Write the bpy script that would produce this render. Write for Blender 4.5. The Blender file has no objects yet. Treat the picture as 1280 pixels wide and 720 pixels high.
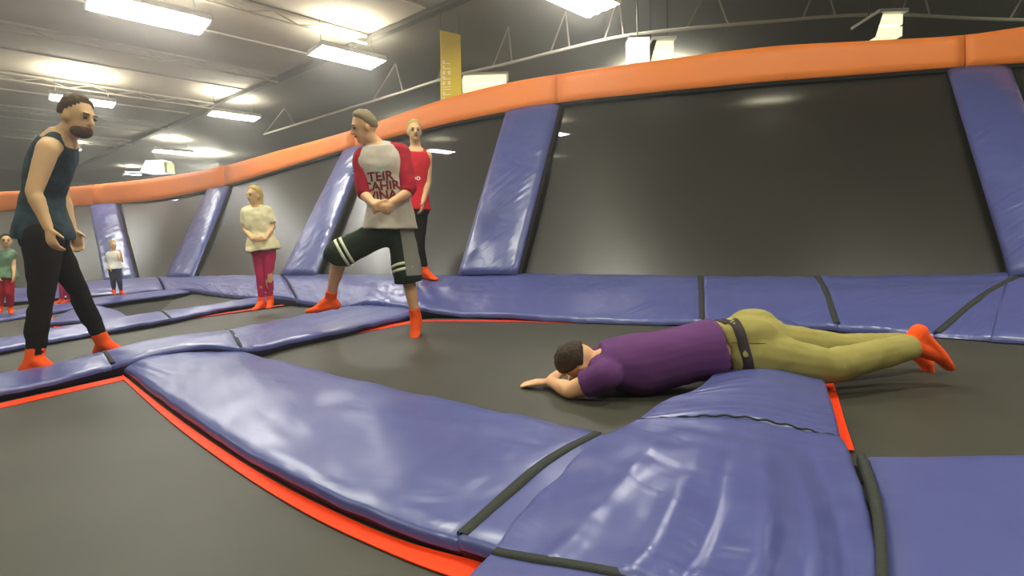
import bpy, bmesh, math, random
from mathutils import Vector, Matrix, noise
from mathutils.bvhtree import BVHTree
random.seed(7)
SC = bpy.context.scene
COL = SC.collection

# ------------------------------------------------------------------ camera, world, light, exposure
H = 0.72                    # lens height above the trampoline beds
F = 640.0                   # focal length in pixels of a 1280 x 720 frame
PITCH, ROLL = math.atan(55 / 640), math.atan(0.033)
_f = Vector((0, math.cos(PITCH), -math.sin(PITCH)))
_u0 = Vector((0, math.sin(PITCH), math.cos(PITCH)))
_r0 = Vector((1, 0, 0))
_up = _u0 * math.cos(ROLL) + _r0 * math.sin(ROLL)
_rt = _r0 * math.cos(ROLL) - _u0 * math.sin(ROLL)
CAM = Vector((0, 0, H))
cd = bpy.data.cameras.new('camera')
cam = bpy.data.objects.new('camera', cd); COL.objects.link(cam)
cd.sensor_width = 36; cd.lens = 36 * F / 1280; cd.clip_start = 0.02; cd.clip_end = 200
cam.matrix_world = Matrix(((_rt.x, _up.x, -_f.x, 0), (_rt.y, _up.y, -_f.y, 0), (_rt.z, _up.z, -_f.z, H), (0, 0, 0, 1)))
SC.camera = cam

world = bpy.data.worlds.new('world'); SC.world = world; world.use_nodes = True
world.node_tree.nodes['Background'].inputs[0].default_value = (0.75, 0.74, 0.66, 1)
world.node_tree.nodes['Background'].inputs[1].default_value = 0.35
hz = world.node_tree.nodes.new('ShaderNodeVolumeScatter')      # thin haze added to imitate lens glow and lifted blacks
hz.inputs['Density'].default_value = 0.011; hz.inputs['Anisotropy'].default_value = 0.78; hz.inputs['Color'].default_value = (1, .97, .88, 1)
world.node_tree.links.new(hz.outputs[0], world.node_tree.nodes['World Output'].inputs['Volume'])
SC.view_settings.view_transform = 'Standard'; SC.view_settings.look = 'None'
SC.view_settings.exposure = 0.0; SC.view_settings.gamma = 1.0; SC.view_settings.use_curve_mapping = False
CEIL = 5.45
LAMP_L = 45.0               # radiance of the lamps in view
LAMP_W, UP_W = 120.0, 150.0  # watts down and up of each unseen fill light added over the hall
HALL_FILL = [(-4.5, 5.2, 1), (-0.8, 3.9, 1), (3.2, 2.0, 1), (-2.5, -1.5, 1), (3.0, -2.0, 1), (-7.5, 0.5, 1), (8.5, -1.0, 1), (-11, 6, 1), (-14, 12, 1), (11, 8, .7), (4, 14, .8), (9, 18, .8), (-3, 19, .7), (-14, 24, 2.2), (2, 28, .8)]
for lx, ly, w in HALL_FILL:
    for up in (0, 1):
        ld = bpy.data.lights.new('hall_fill_light', 'AREA'); ld.shape = 'RECTANGLE'; ld.size = 1.3; ld.size_y = 0.6
        ld.energy = (UP_W if up else LAMP_W) * w; ld.color = (0.98, 1.0, 0.86)
        lo = bpy.data.objects.new('hall_fill_light', ld); lo.location = (lx, ly, 4.9 if up else 4.85); COL.objects.link(lo)
        if up: lo.rotation_euler = (math.pi, 0, 0)

# ------------------------------------------------------------------ helpers
def ray(px, py): return _rt * ((px - 640) / F) + _up * ((360 - py) / F) + _f
def P(px, py, Y):
    d = ray(px, py); return CAM + d * (Y / d.y)
def Z(px, py, z):
    d = ray(px, py); return CAM + d * ((z - H) / d.z)

def srgb(r, g, b):
    def c(v):
        v /= 255.0
        return v / 12.92 if v <= .04045 else ((v + .055) / 1.055) ** 2.4
    return (c(r), c(g), c(b), 1)

def mat(name, col, rough=0.6, spec=0.5, noise_amt=0.0, noise_scale=8.0, bump=0.0, bump_scale=40.0, sheen=0.0, coat=0.0,
        stretch=(1, 1, 1), rot=(0, 0, 0), coords='Object', emit=0.0, alpha=1.0, metal=0.0, bdist=0.01):
    m = bpy.data.materials.new(name); m.use_nodes = True
    nt = m.node_tree; b = nt.nodes['Principled BSDF']
    b.inputs['Base Color'].default_value = col; b.inputs['Roughness'].default_value = rough
    b.inputs['Specular IOR Level'].default_value = spec; b.inputs['Metallic'].default_value = metal
    b.inputs['Sheen Weight'].default_value = sheen; b.inputs['Coat Weight'].default_value = coat
    if alpha < 1: b.inputs['Alpha'].default_value = alpha
    if emit: b.inputs['Emission Color'].default_value = col; b.inputs['Emission Strength'].default_value = emit
    if noise_amt or bump:
        tc = nt.nodes.new('ShaderNodeTexCoord'); mp = nt.nodes.new('ShaderNodeMapping')
        mp.inputs['Rotation'].default_value = rot; mp.inputs['Scale'].default_value = stretch
        nt.links.new(tc.outputs[coords], mp.inputs[0])
    if noise_amt:
        n = nt.nodes.new('ShaderNodeTexNoise'); n.inputs['Scale'].default_value = noise_scale; n.inputs['Detail'].default_value = 3
        nt.links.new(mp.outputs[0], n.inputs['Vector'])
        rp = nt.nodes.new('ShaderNodeValToRGB')
        lo = tuple(max(0, c * (1 - noise_amt)) for c in col[:3]) + (1,); hi = tuple(min(1, c * (1 + noise_amt)) for c in col[:3]) + (1,)
        rp.color_ramp.elements[0].color = lo; rp.color_ramp.elements[1].color = hi
        rp.color_ramp.elements[0].position = .3; rp.color_ramp.elements[1].position = .7
        nt.links.new(n.outputs[0], rp.inputs[0]); nt.links.new(rp.outputs[0], b.inputs['Base Color'])
    if bump:
        n2 = nt.nodes.new('ShaderNodeTexNoise'); n2.inputs['Scale'].default_value = bump_scale; n2.inputs['Detail'].default_value = 2
        nt.links.new(mp.outputs[0], n2.inputs['Vector'])
        bp = nt.nodes.new('ShaderNodeBump'); bp.inputs['Strength'].default_value = bump; bp.inputs['Distance'].default_value = bdist
        nt.links.new(n2.outputs[0], bp.inputs['Height']); nt.links.new(bp.outputs[0], b.inputs['Normal'])
    return m

def vinyl(name, col, rot, stretch, strength, scale, rough=.33):
    """glossy tarpaulin with directional creases, fading in and out along the pad"""
    m = mat(name, col, rough=rough, spec=.7)
    nt = m.node_tree; b = nt.nodes['Principled BSDF']
    tc = nt.nodes.new('ShaderNodeTexCoord'); mp = nt.nodes.new('ShaderNodeMapping')
    mp.vector_type = 'TEXTURE'
    mp.inputs['Rotation'].default_value = (0, 0, rot); mp.inputs['Scale'].default_value = (stretch[0], stretch[1], 1)
    nt.links.new(tc.outputs['UV'], mp.inputs[0])
    n = nt.nodes.new('ShaderNodeTexNoise'); n.inputs['Scale'].default_value = scale; n.inputs['Detail'].default_value = 2.5
    n.inputs['Distortion'].default_value = .4
    nt.links.new(mp.outputs[0], n.inputs['Vector'])
    msk = nt.nodes.new('ShaderNodeTexNoise'); msk.inputs['Scale'].default_value = 2.0
    nt.links.new(tc.outputs['UV'], msk.inputs['Vector'])
    mr = nt.nodes.new('ShaderNodeMapRange'); mr.inputs[1].default_value = .38; mr.inputs[2].default_value = .62
    nt.links.new(msk.outputs[0], mr.inputs[0])
    mu = nt.nodes.new('ShaderNodeMath'); mu.operation = 'MULTIPLY'
    nt.links.new(n.outputs[0], mu.inputs[0]); nt.links.new(mr.outputs[0], mu.inputs[1])
    fine = nt.nodes.new('ShaderNodeTexNoise'); fine.inputs['Scale'].default_value = 2.2
    nt.links.new(tc.outputs['UV'], fine.inputs['Vector'])
    ad = nt.nodes.new('ShaderNodeMath'); ad.operation = 'ADD'
    nt.links.new(mu.outputs[0], ad.inputs[0]); nt.links.new(fine.outputs[0], ad.inputs[1])
    bp = nt.nodes.new('ShaderNodeBump'); bp.inputs['Strength'].default_value = strength; bp.inputs['Distance'].default_value = .05
    nt.links.new(ad.outputs[0], bp.inputs['Height']); nt.links.new(bp.outputs[0], b.inputs['Normal'])
    return m

BLUE = srgb(80, 86, 142)
M = {
 'pad_fore': vinyl('pad_fore', BLUE, 0.3, (1.6, .35), .22, 1.6),
 'pad_drape': vinyl('pad_drape', BLUE, 1.35, (2.2, .25), .3, 2.0),
 'pad_base': vinyl('pad_base', BLUE, 0.6, (2.4, .3), .5, 2.0),
 'pad_post': vinyl('pad_post', BLUE, 0.75, (1.6, .22), .5, 2.0),
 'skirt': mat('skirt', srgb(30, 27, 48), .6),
 'strap': mat('strap', srgb(58, 60, 56), .8, .2, bump=.3, bump_scale=90),
 'bed': mat('bed', srgb(66, 64, 54), .55, .35, noise_amt=.12, noise_scale=2.2, bump=.12, bump_scale=260, bdist=.002),
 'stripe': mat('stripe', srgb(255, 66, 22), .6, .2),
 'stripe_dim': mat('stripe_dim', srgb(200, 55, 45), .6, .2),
 'net': mat('net', srgb(44, 41, 36), .36, .6, noise_amt=.12, noise_scale=.9, bump=.1, bump_scale=200, bdist=.002, alpha=.93),
 'orange': vinyl('orange', srgb(255, 138, 48), 0.75, (2.2, .3), .2, 1.5, rough=.55),
 'black': mat('black', srgb(28, 26, 25), .8, .2),
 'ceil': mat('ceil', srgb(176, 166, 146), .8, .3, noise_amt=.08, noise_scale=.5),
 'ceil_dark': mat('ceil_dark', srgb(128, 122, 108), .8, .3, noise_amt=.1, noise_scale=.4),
 'wall': mat('wall', srgb(112, 104, 92), .85, .2, noise_amt=.08, noise_scale=.3),
 'floor': mat('floor', srgb(60, 58, 54), .8, .2, noise_amt=.1),
 'steel': mat('steel', srgb(205, 198, 178), .6, .4),
 'steel_dark': mat('steel_dark', srgb(92, 88, 78), .7, .3),
 'lamp': mat('lamp', (1, .985, .93, 1), .5, emit=LAMP_L),
 'lampframe': mat('lampframe', srgb(225, 222, 210), .5),
 'banner': mat('banner', srgb(238, 206, 60), .7, .2),
 'banner_txt': mat('banner_txt', srgb(255, 244, 190), .7, .2),
 'white': mat('white', srgb(240, 238, 228), .6),
 'skin': mat('skin', srgb(226, 172, 128), .55, .35, noise_amt=.06, noise_scale=6),
 'skin_l': mat('skin_l', srgb(218, 176, 128), .55, .35, noise_amt=.06, noise_scale=6),
 'lip': mat('lip', srgb(170, 95, 82), .5),
 'eye': mat('eye', srgb(40, 30, 26), .3),
 'hair_brown': mat('hair_brown', srgb(136, 120, 90), .7, .3, bump=.6, bump_scale=60, stretch=(1, 1, .3)),
 'hair_dark': mat('hair_dark', srgb(62, 48, 36), .7, .3, bump=.6, bump_scale=60),
 'hair_beard': mat('hair_beard', srgb(88, 68, 52), .7, .3, bump=.6, bump_scale=60),
 'hair_blond': mat('hair_blond', srgb(196, 168, 98), .7, .3, bump=.6, bump_scale=60),
 'cap': mat('cap', srgb(70, 66, 62), .8, .2),
 'sock': mat('sock', srgb(255, 92, 34), .85, .2, bump=.3, bump_scale=120, bdist=.003),
 'tank_blue': mat('tank_blue', srgb(54, 72, 80), .9, .2, noise_amt=.4, noise_scale=16),
 'pants_black': mat('pants_black', srgb(30, 26, 26), .9, .2),
 'red': mat('red', srgb(206, 34, 48), .9, .2),
 'crimson': mat('crimson', srgb(168, 28, 46), .9, .2),
 'shirt_grey': mat('shirt_grey', srgb(196, 184, 168), .9, .2, bump=.2, bump_scale=12, bdist=.02),
 'print': mat('print', srgb(120, 36, 44), .9, .1),
 'mint': mat('mint', srgb(170, 200, 182), .9, .1),
 'short_green': mat('short_green', srgb(34, 46, 34), .85, .2, bump=.2, bump_scale=12, bdist=.02),
 'short_grey': mat('short_grey', srgb(128, 124, 116), .9, .2),
 'stripe_w': mat('stripe_w', srgb(226, 226, 196), .9, .2),
 'purple': mat('purple', srgb(98, 58, 106), .9, .15, bump=.35, bump_scale=7, bdist=.03, stretch=(.5, 1, 1)),
 'khaki': mat('khaki', srgb(156, 145, 84), .9, .15, bump=.3, bump_scale=9, bdist=.03),
 'belt': mat('belt', srgb(52, 42, 44), .6, .3),
 'cream': mat('cream', srgb(234, 222, 178), .9, .2, noise_amt=.12, noise_scale=12),
 'pink': mat('pink', srgb(190, 44, 92), .9, .2),
 'kidtop': mat('kidtop', srgb(110, 140, 110), .9, .2, noise_amt=.45, noise_scale=14),
 'kidred': mat('kidred', srgb(176, 26, 46), .9, .2),
 'navy': mat('navy', srgb(58, 60, 78), .9, .2),
}

def tag(o, label=None, cat=None, group=None, kind=None):
    if label: o['label'] = label
    if cat: o['category'] = cat
    if group: o['group'] = group
    if kind: o['kind'] = kind
    return o

def link(name, me, m, parent=None, smooth=True):
    o = bpy.data.objects.new(name, me); COL.objects.link(o)
    if m and not me.materials: me.materials.append(m)
    if smooth:
        for p in me.polygons: p.use_smooth = True
    if parent: o.parent = parent
    return o

def mesh_obj(name, verts, faces, m, parent=None, origin=None, smooth=True, uv=None):
    """verts in world space; origin = where the object's own origin stands (a parented mesh takes its parent's)"""
    org = origin if origin is not None else (parent['_o'] if parent and '_o' in parent else (0, 0, 0))
    org = Vector(org)
    me = bpy.data.meshes.new(name)
    me.from_pydata([tuple(Vector(v) - org) for v in verts], [], faces)
    if uv:
        l = me.uv_layers.new(name='uv')
        for p in me.polygons:
            for li in p.loop_indices: l.data[li].uv = uv[me.loops[li].vertex_index]
    bm = bmesh.new(); bm.from_mesh(me); bmesh.ops.recalc_face_normals(bm, faces=bm.faces); bm.to_mesh(me); bm.free()
    o = link(name, me, m, parent, smooth)
    if parent: o.location = org - Vector(parent['_o'] if '_o' in parent else (0, 0, 0))
    else: o.location = org
    o['_o'] = tuple(org)
    return o

def empty(name, loc):
    o = bpy.data.objects.new(name, None); COL.objects.link(o); o.location = loc; o['_o'] = tuple(loc); o.empty_display_size = .1
    return o

def cr(pts, t):
    """Catmull-Rom through pts, t in 0..1"""
    n = len(pts) - 1
    x = min(max(t, 0), 1) * n; i = min(int(x), n - 1); u = x - i
    p1, p2 = pts[i], pts[i + 1]
    p0 = pts[i - 1] if i > 0 else p1 * 2 - p2
    p3 = pts[i + 2] if i + 2 <= n else p2 * 2 - p1
    return .5 * ((2 * p1) + (p2 - p0) * u + (2 * p0 - 5 * p1 + 4 * p2 - p3) * u * u + (3 * p1 - p0 - 3 * p2 + p3) * u ** 3)

def lin(pts, t):
    n = len(pts) - 1
    x = min(max(t, 0), 1) * n; i = min(int(x), n - 1); u = x - i
    return pts[i].lerp(pts[i + 1], u)

class Surf:
    """rows = curves along the pad; S(t, s): t along, s across"""
    def __init__(self, rows, f=cr): self.rows = rows; self.f = f
    def __call__(self, t, s): return self.f([cr(r, t) for r in self.rows], s) if len(self.rows) > 2 else cr(self.rows[0], t).lerp(cr(self.rows[1], t), s)

def dome_mid(a, b, h):
    return [p.lerp(q, .5) + Vector((0, 0, h)) for p, q in zip(a, b)]

def pad(name, S, t0, t1, m, label, group=None, nt=40, ns=14, s0=0, s1=1, floor_z=.003, roll=.014, drop=.03, wob=.004, parent_cat='pad', strap=None, strapw=.012, seed=0):
    pts = [[S(t0 + (t1 - t0) * i / nt, s0 + (s1 - s0) * j / ns) for j in range(ns + 1)] for i in range(nt + 1)]
    for i in range(nt + 1):
        for j in range(ns + 1):
            p = pts[i][j]
            pts[i][j] = p + Vector((0, 0, wob * noise.noise(p * 4.0 + Vector((seed, 0, 0))) + wob * .5 * noise.noise(p * 11.0)))
    V, UV, Fc = [], [], []
    lt = sum((pts[i + 1][ns // 2] - pts[i][ns // 2]).length for i in range(nt)); ls = (pts[nt // 2][0] - pts[nt // 2][ns]).length
    for i in range(nt + 1):
        for j in range(ns + 1):
            V.append(pts[i][j]); UV.append((lt * i / nt + seed * 1.7, ls * j / ns))
    W = ns + 1
    for i in range(nt):
        for j in range(ns): Fc.append((i * W + j, (i + 1) * W + j, (i + 1) * W + j + 1, i * W + j + 1))
    ring = [(i, 0) for i in range(nt)] + [(nt, j) for j in range(ns)] + [(i, ns) for i in range(nt, 0, -1)] + [(0, j) for j in range(ns, 0, -1)]
    def out(i, j):
        d = Vector((0, 0, 0))
        if j == 0: d += (pts[i][0] - pts[i][1]).normalized()
        if j == ns: d += (pts[i][ns] - pts[i][ns - 1]).normalized()
        if i == 0: d += (pts[0][j] - pts[1][j]).normalized()
        if i == nt: d += (pts[nt][j] - pts[nt - 1][j]).normalized()
        d.z = 0
        return d.normalized() if d.length > 1e-6 else d
    prev = [i * W + j for i, j in ring]; n = len(ring)
    lastp = None
    for (o_, dz) in ((.7, .25), (1.0, .6), (1.0, 1.0)):
        base = len(V); cur = []
        for k, (i, j) in enumerate(ring):
            p = pts[i][j] + out(i, j) * roll * o_ - Vector((0, 0, drop * dz)); p.z = max(p.z, floor_z + .004)
            V.append(p); UV.append((UV[i * W + j][0], UV[i * W + j][1] + dz * drop)); cur.append(base + k)
        for k in range(n): Fc.append((prev[k], prev[(k + 1) % n], cur[(k + 1) % n], cur[k]))
        prev = cur
    org = pts[nt // 2][ns // 2].copy(); org.z = 0
    o = mesh_obj(name, V, Fc, m, None, org, uv=UV)
    tag(o, label, parent_cat, group)
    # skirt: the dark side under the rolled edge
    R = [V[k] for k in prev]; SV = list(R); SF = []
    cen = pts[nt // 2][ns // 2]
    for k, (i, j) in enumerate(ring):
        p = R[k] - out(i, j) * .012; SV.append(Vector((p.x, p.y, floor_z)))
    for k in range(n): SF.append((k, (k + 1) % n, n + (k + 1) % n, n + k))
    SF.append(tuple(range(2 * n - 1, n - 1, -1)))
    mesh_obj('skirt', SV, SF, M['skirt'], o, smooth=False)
    if strap is not None:
        strap_on(S, strap, strapw, o, s0, s1)
    return o

def strap_on(S, t, w, parent, s0=0, s1=1, ns=20, lift=.006):
    V, Fc = [], []
    for j in range(ns + 1):
        s = s0 + (s1 - s0) * j / ns
        c = S(t, s); d = (S(min(t + .01, 1), s) - S(max(t - .01, 0), s)); d.z *= .5; d.normalize()
        for e, l in ((-w, -.004), (-w * .85, lift), (w * .85, lift), (w, -.004)):
            V.append(c + d * e + Vector((0, 0, l)))
    for j in range(ns):
        for k in range(3): Fc.append((j * 4 + k, j * 4 + k + 1, (j + 1) * 4 + k + 1, (j + 1) * 4 + k))
    return mesh_obj('seam_strap', V, Fc, M['strap'], parent)

def box_verts(c, sx, sy, sz, ax=None):
    ax = ax or Matrix.Identity(3)
    return [Vector(c) + ax @ Vector((x * sx / 2, y * sy / 2, z * sz / 2)) for z in (-1, 1) for y in (-1, 1) for x in (-1, 1)]
BOXF = [(0, 1, 3, 2), (4, 6, 7, 5), (0, 4, 5, 1), (2, 3, 7, 6), (0, 2, 6, 4), (1, 5, 7, 3)]
class MB:
    def __init__(self): self.v = []; self.f = []
    def box(self, c, sx, sy, sz, ax=None):
        b = len(self.v); self.v += box_verts(c, sx, sy, sz, ax); self.f += [tuple(b + i for i in f) for f in BOXF]; return self
    def bar(self, a, b, w, h=None):
        a, b = Vector(a), Vector(b); d = b - a; x = d.normalized()
        y = Vector((0, 0, 1)).cross(x)
        y = y.normalized() if y.length > 1e-4 else Vector((0, 1, 0))
        z = x.cross(y)
        ax = Matrix((x, y, z)).transposed()
        return self.box((a + b) / 2, d.length, w, h or w, ax)
    def tube(self, pts, r, seg=8):
        b0 = len(self.v)
        for i, p in enumerate(pts):
            p = Vector(p); d = (Vector(pts[min(i + 1, len(pts) - 1)]) - Vector(pts[max(i - 1, 0)])).normalized()
            q = d.to_track_quat('Z', 'Y').to_matrix()
            for k in range(seg):
                a = 2 * math.pi * k / seg; self.v.append(p + q @ Vector((r * math.cos(a), r * math.sin(a), 0)))
        for i in range(len(pts) - 1):
            for k in range(seg): self.f.append((b0 + i * seg + k, b0 + i * seg + (k + 1) % seg, b0 + (i + 1) * seg + (k + 1) % seg, b0 + (i + 1) * seg + k))
        self.f.append(tuple(b0 + k for k in range(seg))); self.f.append(tuple(b0 + (len(pts) - 1) * seg + k for k in range(seg)))
        return self
    def build(self, name, m, parent=None, origin=None, smooth=False): return mesh_obj(name, self.v, self.f, m, parent, origin, smooth)

# ------------------------------------------------------------------ setting: floor, ceiling, walls
UV_U = Vector((.80, -.60, 0)); UV_V = Vector((.60, .80, 0))      # along the trampoline wall / towards it
def quad(name, a, b, c, d, m, kind='structure', thick=None):
    o = mesh_obj(name, [a, b, c, d], [(0, 1, 2, 3)], m, smooth=False, origin=(Vector(a) + Vector(c)) / 2)
    o['kind'] = kind; return o
XL, XR, YB, YF = -26, 24, -9, 56
quad('floor', (XL, YB, -.06), (XR, YB, -.06), (XR, YF, -.06), (XL, YF, -.06), M['floor'])
g0, g1 = P(595, 0, 9.9), P(330, 130, 16.4)
G0 = Vector((g0.x, g0.y, CEIL)); gd = Vector((-.80, .62, 0)).normalized()
ga, gb = G0 - gd * 18, G0 + gd * 40
quad('ceiling', (XL, YB, CEIL), (XR, YB, CEIL), (XR, YF, CEIL), (XL, YF, CEIL), M['ceil'])
# darker deck beyond the girder
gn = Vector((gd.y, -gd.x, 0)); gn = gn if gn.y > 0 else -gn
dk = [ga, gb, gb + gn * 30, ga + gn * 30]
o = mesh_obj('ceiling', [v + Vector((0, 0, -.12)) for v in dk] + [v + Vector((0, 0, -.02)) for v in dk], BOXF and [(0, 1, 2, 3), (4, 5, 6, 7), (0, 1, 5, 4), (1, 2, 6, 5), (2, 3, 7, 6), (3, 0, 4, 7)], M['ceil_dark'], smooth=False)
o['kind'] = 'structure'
quad('wall_back', (XL, YF, -.06), (XR, YF, -.06), (XR, YF, CEIL), (XL, YF, CEIL), M['wall'])
quad('wall_left', (XL, YB, -.06), (XL, YF, -.06), (XL, YF, CEIL), (XL, YB, CEIL), M['wall'])
quad('wall_right', (XR, YF, -.06), (XR, YB, -.06), (XR, YB, CEIL), (XR, YF, CEIL), M['wall'])
quad('wall_front', (XR, YB, -.06), (XL, YB, -.06), (XL, YB, CEIL), (XR, YB, CEIL), M['wall'])
# deck ribs and bar joists of the near ceiling, running towards the trampoline wall
root = empty('trim_1', (0, 0, CEIL)); root['kind'] = 'structure'
jd = Vector((.72, .69, 0)).normalized(); jn = Vector((jd.y, -jd.x, 0))
j0 = P(330, 20, 10.26); j0.z = 0
def clip_to_girder(p):
    """distance along jd from p to the girder"""
    w = G0 - p; den = jd.dot(gn); return w.dot(gn) / den
for k in range(-9, 9):
    c = j0 + jn * (k * 1.9)
    L = clip_to_girder(Vector((c.x, c.y, 0)) + Vector((0, 0, G0.z)) if False else Vector((c.x, c.y, G0.z)))
    a = c + jd * (L - 13); b = c + jd * (L - .1)
    if k % 2 == 0:
        mb = MB()
        mb.bar((a.x, a.y, CEIL - .06), (b.x, b.y, CEIL - .06), .10, .05); mb.bar((a.x, a.y, CEIL - .22), (b.x, b.y, CEIL - .22), .06, .03)
        n = 26
        for i in range(n):
            p, q = a.lerp(b, i / n), a.lerp(b, (i + 1) / n)
            z0, z1 = (CEIL - .07, CEIL - .21) if i % 2 == 0 else (CEIL - .21, CEIL - .07)
            mb.bar((p.x, p.y, z0), (q.x, q.y, z1), .02)
        mb.build('joist', M['ceil'], root)
    else:
        MB().bar((a.x, a.y, CEIL - .02), (b.x, b.y, CEIL - .02), .05, .03).build('deck_seam', M['steel'], root)
# cross ribs
# girder along the edge of the dark deck
mb = MB()
mb.bar(ga + Vector((0, 0, -.09)), gb + Vector((0, 0, -.09)), .16, .1)
mb.build('girder', M['steel_dark'], root)
# long truss beyond the trampoline wall: pale bottom chord with V webs
tr = empty('trim_2', (0, 0, 4.5)); tr['kind'] = 'structure'
tp = [P(330, 168, 17.4), P(480, 122, 13.2), P(560, 97, 11.9), P(640, 78, 11.0), P(720, 58, 10.3), P(800, 42, 9.7), P(960, 27, 9.3), P(1100, 18, 9.1), P(1240, 24, 9.3), P(1500, 30, 9.6)]
fine = [cr(tp, i / 60) for i in range(61)]
MB().tube(fine, .03, 6).build('bottom_chord', M['steel'], tr)
mb = MB()
for i in range(0, 60, 6):
    a, b, c = fine[i], fine[i + 1], fine[i + 2]
    off = gn * .25
    mb.bar(a, Vector((b.x, b.y, CEIL - .14)) + off, .025); mb.bar(c, Vector((b.x, b.y, CEIL - .14)) + off, .025)
mb.build('web', M['ceil'], tr)

# ------------------------------------------------------------------ lamps
def high_bay(px, py, Y, label, ang=.76, L=1.25, Wd=.62, sc=1.0, hang=True):
    c = P(px, py, Y)
    r = empty('high_bay_light', c); tag(r, label, 'ceiling light', 'high bay lights under the hall ceiling')
    R = Matrix.Rotation(ang, 3, 'Z'); L *= sc; Wd *= sc
    # housing tray
    mb = MB()
    mb.box(c + Vector((0, 0, .075)), L * 1.04, Wd * 1.06, .03, R)
    for s in (-1, 1):
        mb.box(c + R @ Vector((0, s * Wd * .53, .03)), L * 1.04, .02, .08, R); mb.box(c + R @ Vector((s * L * .52, 0, .03)), .02, Wd * 1.06, .08, R)
    mb.build('housing', M['lampframe'], r)
    for k in range(4):
        y = (k - 1.5) * Wd * .25
        a, b = c + R @ Vector((-L * .49, y, .02)), c + R @ Vector((L * .49, y, .02))
        MB().tube([a, b], .055 * sc, 10).build('tube', M['lamp'], r, smooth=True)
    mb = MB()
    mb.box(c + Vector((0, 0, .1)), L * .9, .1, .03, R)
    mb.build('uplight', M['lamp'], r)
    ul = bpy.data.lights.new('up_glow', 'AREA'); ul.size = .8 * sc; ul.energy = 60 * sc; ul.color = (1, .97, .82)
    uo = bpy.data.objects.new('up_glow', ul); COL.objects.link(uo); uo.parent = r; uo.location = (0, 0, .16); uo.rotation_euler = (math.pi, 0, 0)
    if hang:
        for s in (-1, 1):
            a = c + R @ Vector((s * L * .42, 0, .09)); MB().tube([a, Vector((a.x, a.y, CEIL))], .008, 6).build('cable', M['steel_dark'], r)
    return r
LAMPS = [
 (188, 18, 8.9, 'biggest blazing ceiling light, over the man in the dark tank top, at the top edge', 1.25),
 (435, 72, 11.3, 'blazing ceiling light above the boy with raglan sleeves', 1.1),
 (722, -2, 9.0, 'blazing ceiling light cut by the top edge of the frame', 1.1),
 (104, 126, 13.6, 'ceiling light right behind the head of the man in the dark tank top', 1.0),
 (293, 145, 15.7, 'ceiling light high above the girl in pink leggings', 1.0),
 (216, 190, 20.8, 'distant ceiling light just above the orange rail, with a glowing box below it', 1.0),
 (86, 186, 21.0, 'small distant ceiling light beside the shoulder of the man in the tank top', .6),
 (697, 167, 19.9, 'distant ceiling light seen through the big dark mesh, at the top of the widest post', .75),
 (550, 189, 22.6, 'distant ceiling light seen through the dark mesh right of the man in red', 1.0),
 (206, 249, 38.5, 'upper of two faint far lights seen through the corner mesh', 1.3),
 (205, 261, 46.5, 'lower of two faint far lights seen through the corner mesh', 1.7),
 (166, 218, 26.8, 'smallest and lowest of the distant ceiling lights, close over the orange rail', .55),
]
for px, py, Y, lab, sc in LAMPS: high_bay(px, py, Y, lab, sc=sc)
# a glowing box lantern far off and other bright things seen over the rail
c = P(196, 209, 23.5); r = empty('box_lantern', c); tag(r, 'trapezoid glowing white lantern with a green end hanging far off', 'lantern')
a = .42
mesh_obj('shade', [c + Vector(v) for v in ((-.5, -a, -.27), (.5, -a, -.27), (.5, a, -.27), (-.5, a, -.27), (-.28, -.3, .27), (.5, -.3, .27), (.5, .3, .27), (-.28, .3, .27))], [(0, 1, 2, 3), (4, 7, 6, 5), (0, 4, 5, 1), (1, 5, 6, 2), (2, 6, 7, 3), (3, 7, 4, 0)], mat('lantern', (.95, .9, 1, 1), .5, emit=1.2), r, smooth=False)
MB().box(c + Vector((.55, 0, -.05)), .14, .5, .46).build('end_panel', mat('lime', srgb(170, 180, 90), .6), r)
MB().tube([c + Vector((0, 0, .27)), Vector((c.x, c.y, CEIL))], .02, 6).build('cable', M['steel_dark'], r)

# ------------------------------------------------------------------ trampoline wall: base pads, panels, post pads, orange rail
B_ = [(-120, 392, 7.8), (17, 380, 8.6), (42, 377, 8.9), (112, 369, 9.6), (160, 365, 9.9), (229, 360, 9.6), (262, 364, 8.7), (306, 370, 7.7), (351, 369, 6.9), (394, 378, 6.35),
      (430, 381, 6.0), (467, 375, 5.65), (510, 381, 5.4), (540, 388, 5.25), (640, 391, 4.8), (740, 397, 4.45), (880, 399, 4.1), (1040, 404, 3.7), (1170, 416, 3.38), (1280, 421, 3.1)]
T_ = [(-120, 368, 9.3), (0, 361, 10.2), (46, 358, 10.6), (112, 351, 11.2), (190, 346, 11.4), (230, 345.5, 10.8), (300, 344, 9.2), (380, 343, 7.7), (440, 343, 7.0), (490, 344, 6.6), (540, 344, 6.35), (600, 342.5, 6.05), (640, 342, 5.85), (760, 343, 5.35), (880, 345, 4.95), (1030, 345, 4.5), (1260, 342, 4.0), (1280, 341, 3.95)]
N_ = [(-120, 271, 12.0), (0, 264, 12.8), (60, 260, 13.2), (120, 256, 13.8), (200, 250, 14.0), (280, 233, 12.8), (350, 213, 11.0), (440, 186, 9.3), (480, 176, 8.8), (560, 156, 8.1), (640, 140, 7.45), (700, 130, 7.1), (800, 119, 6.75), (960, 104, 6.35), (1080, 95, 6.05), (1200, 86, 5.75), (1280, 81, 5.6)]
R_ = [(-120, 248, 12.0), (0, 240, 12.8), (60, 237, 13.2), (120, 231, 13.8), (200, 222, 14.0), (280, 208, 12.8), (350, 189, 11.0), (440, 164, 9.3), (480, 151, 8.8), (560, 124, 8.1), (640, 104, 7.45), (700, 94, 7.1), (800, 80, 6.75), (960, 60, 6.35), (1080, 53, 6.05), (1200, 46, 5.75), (1280, 35, 5.6)]
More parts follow.
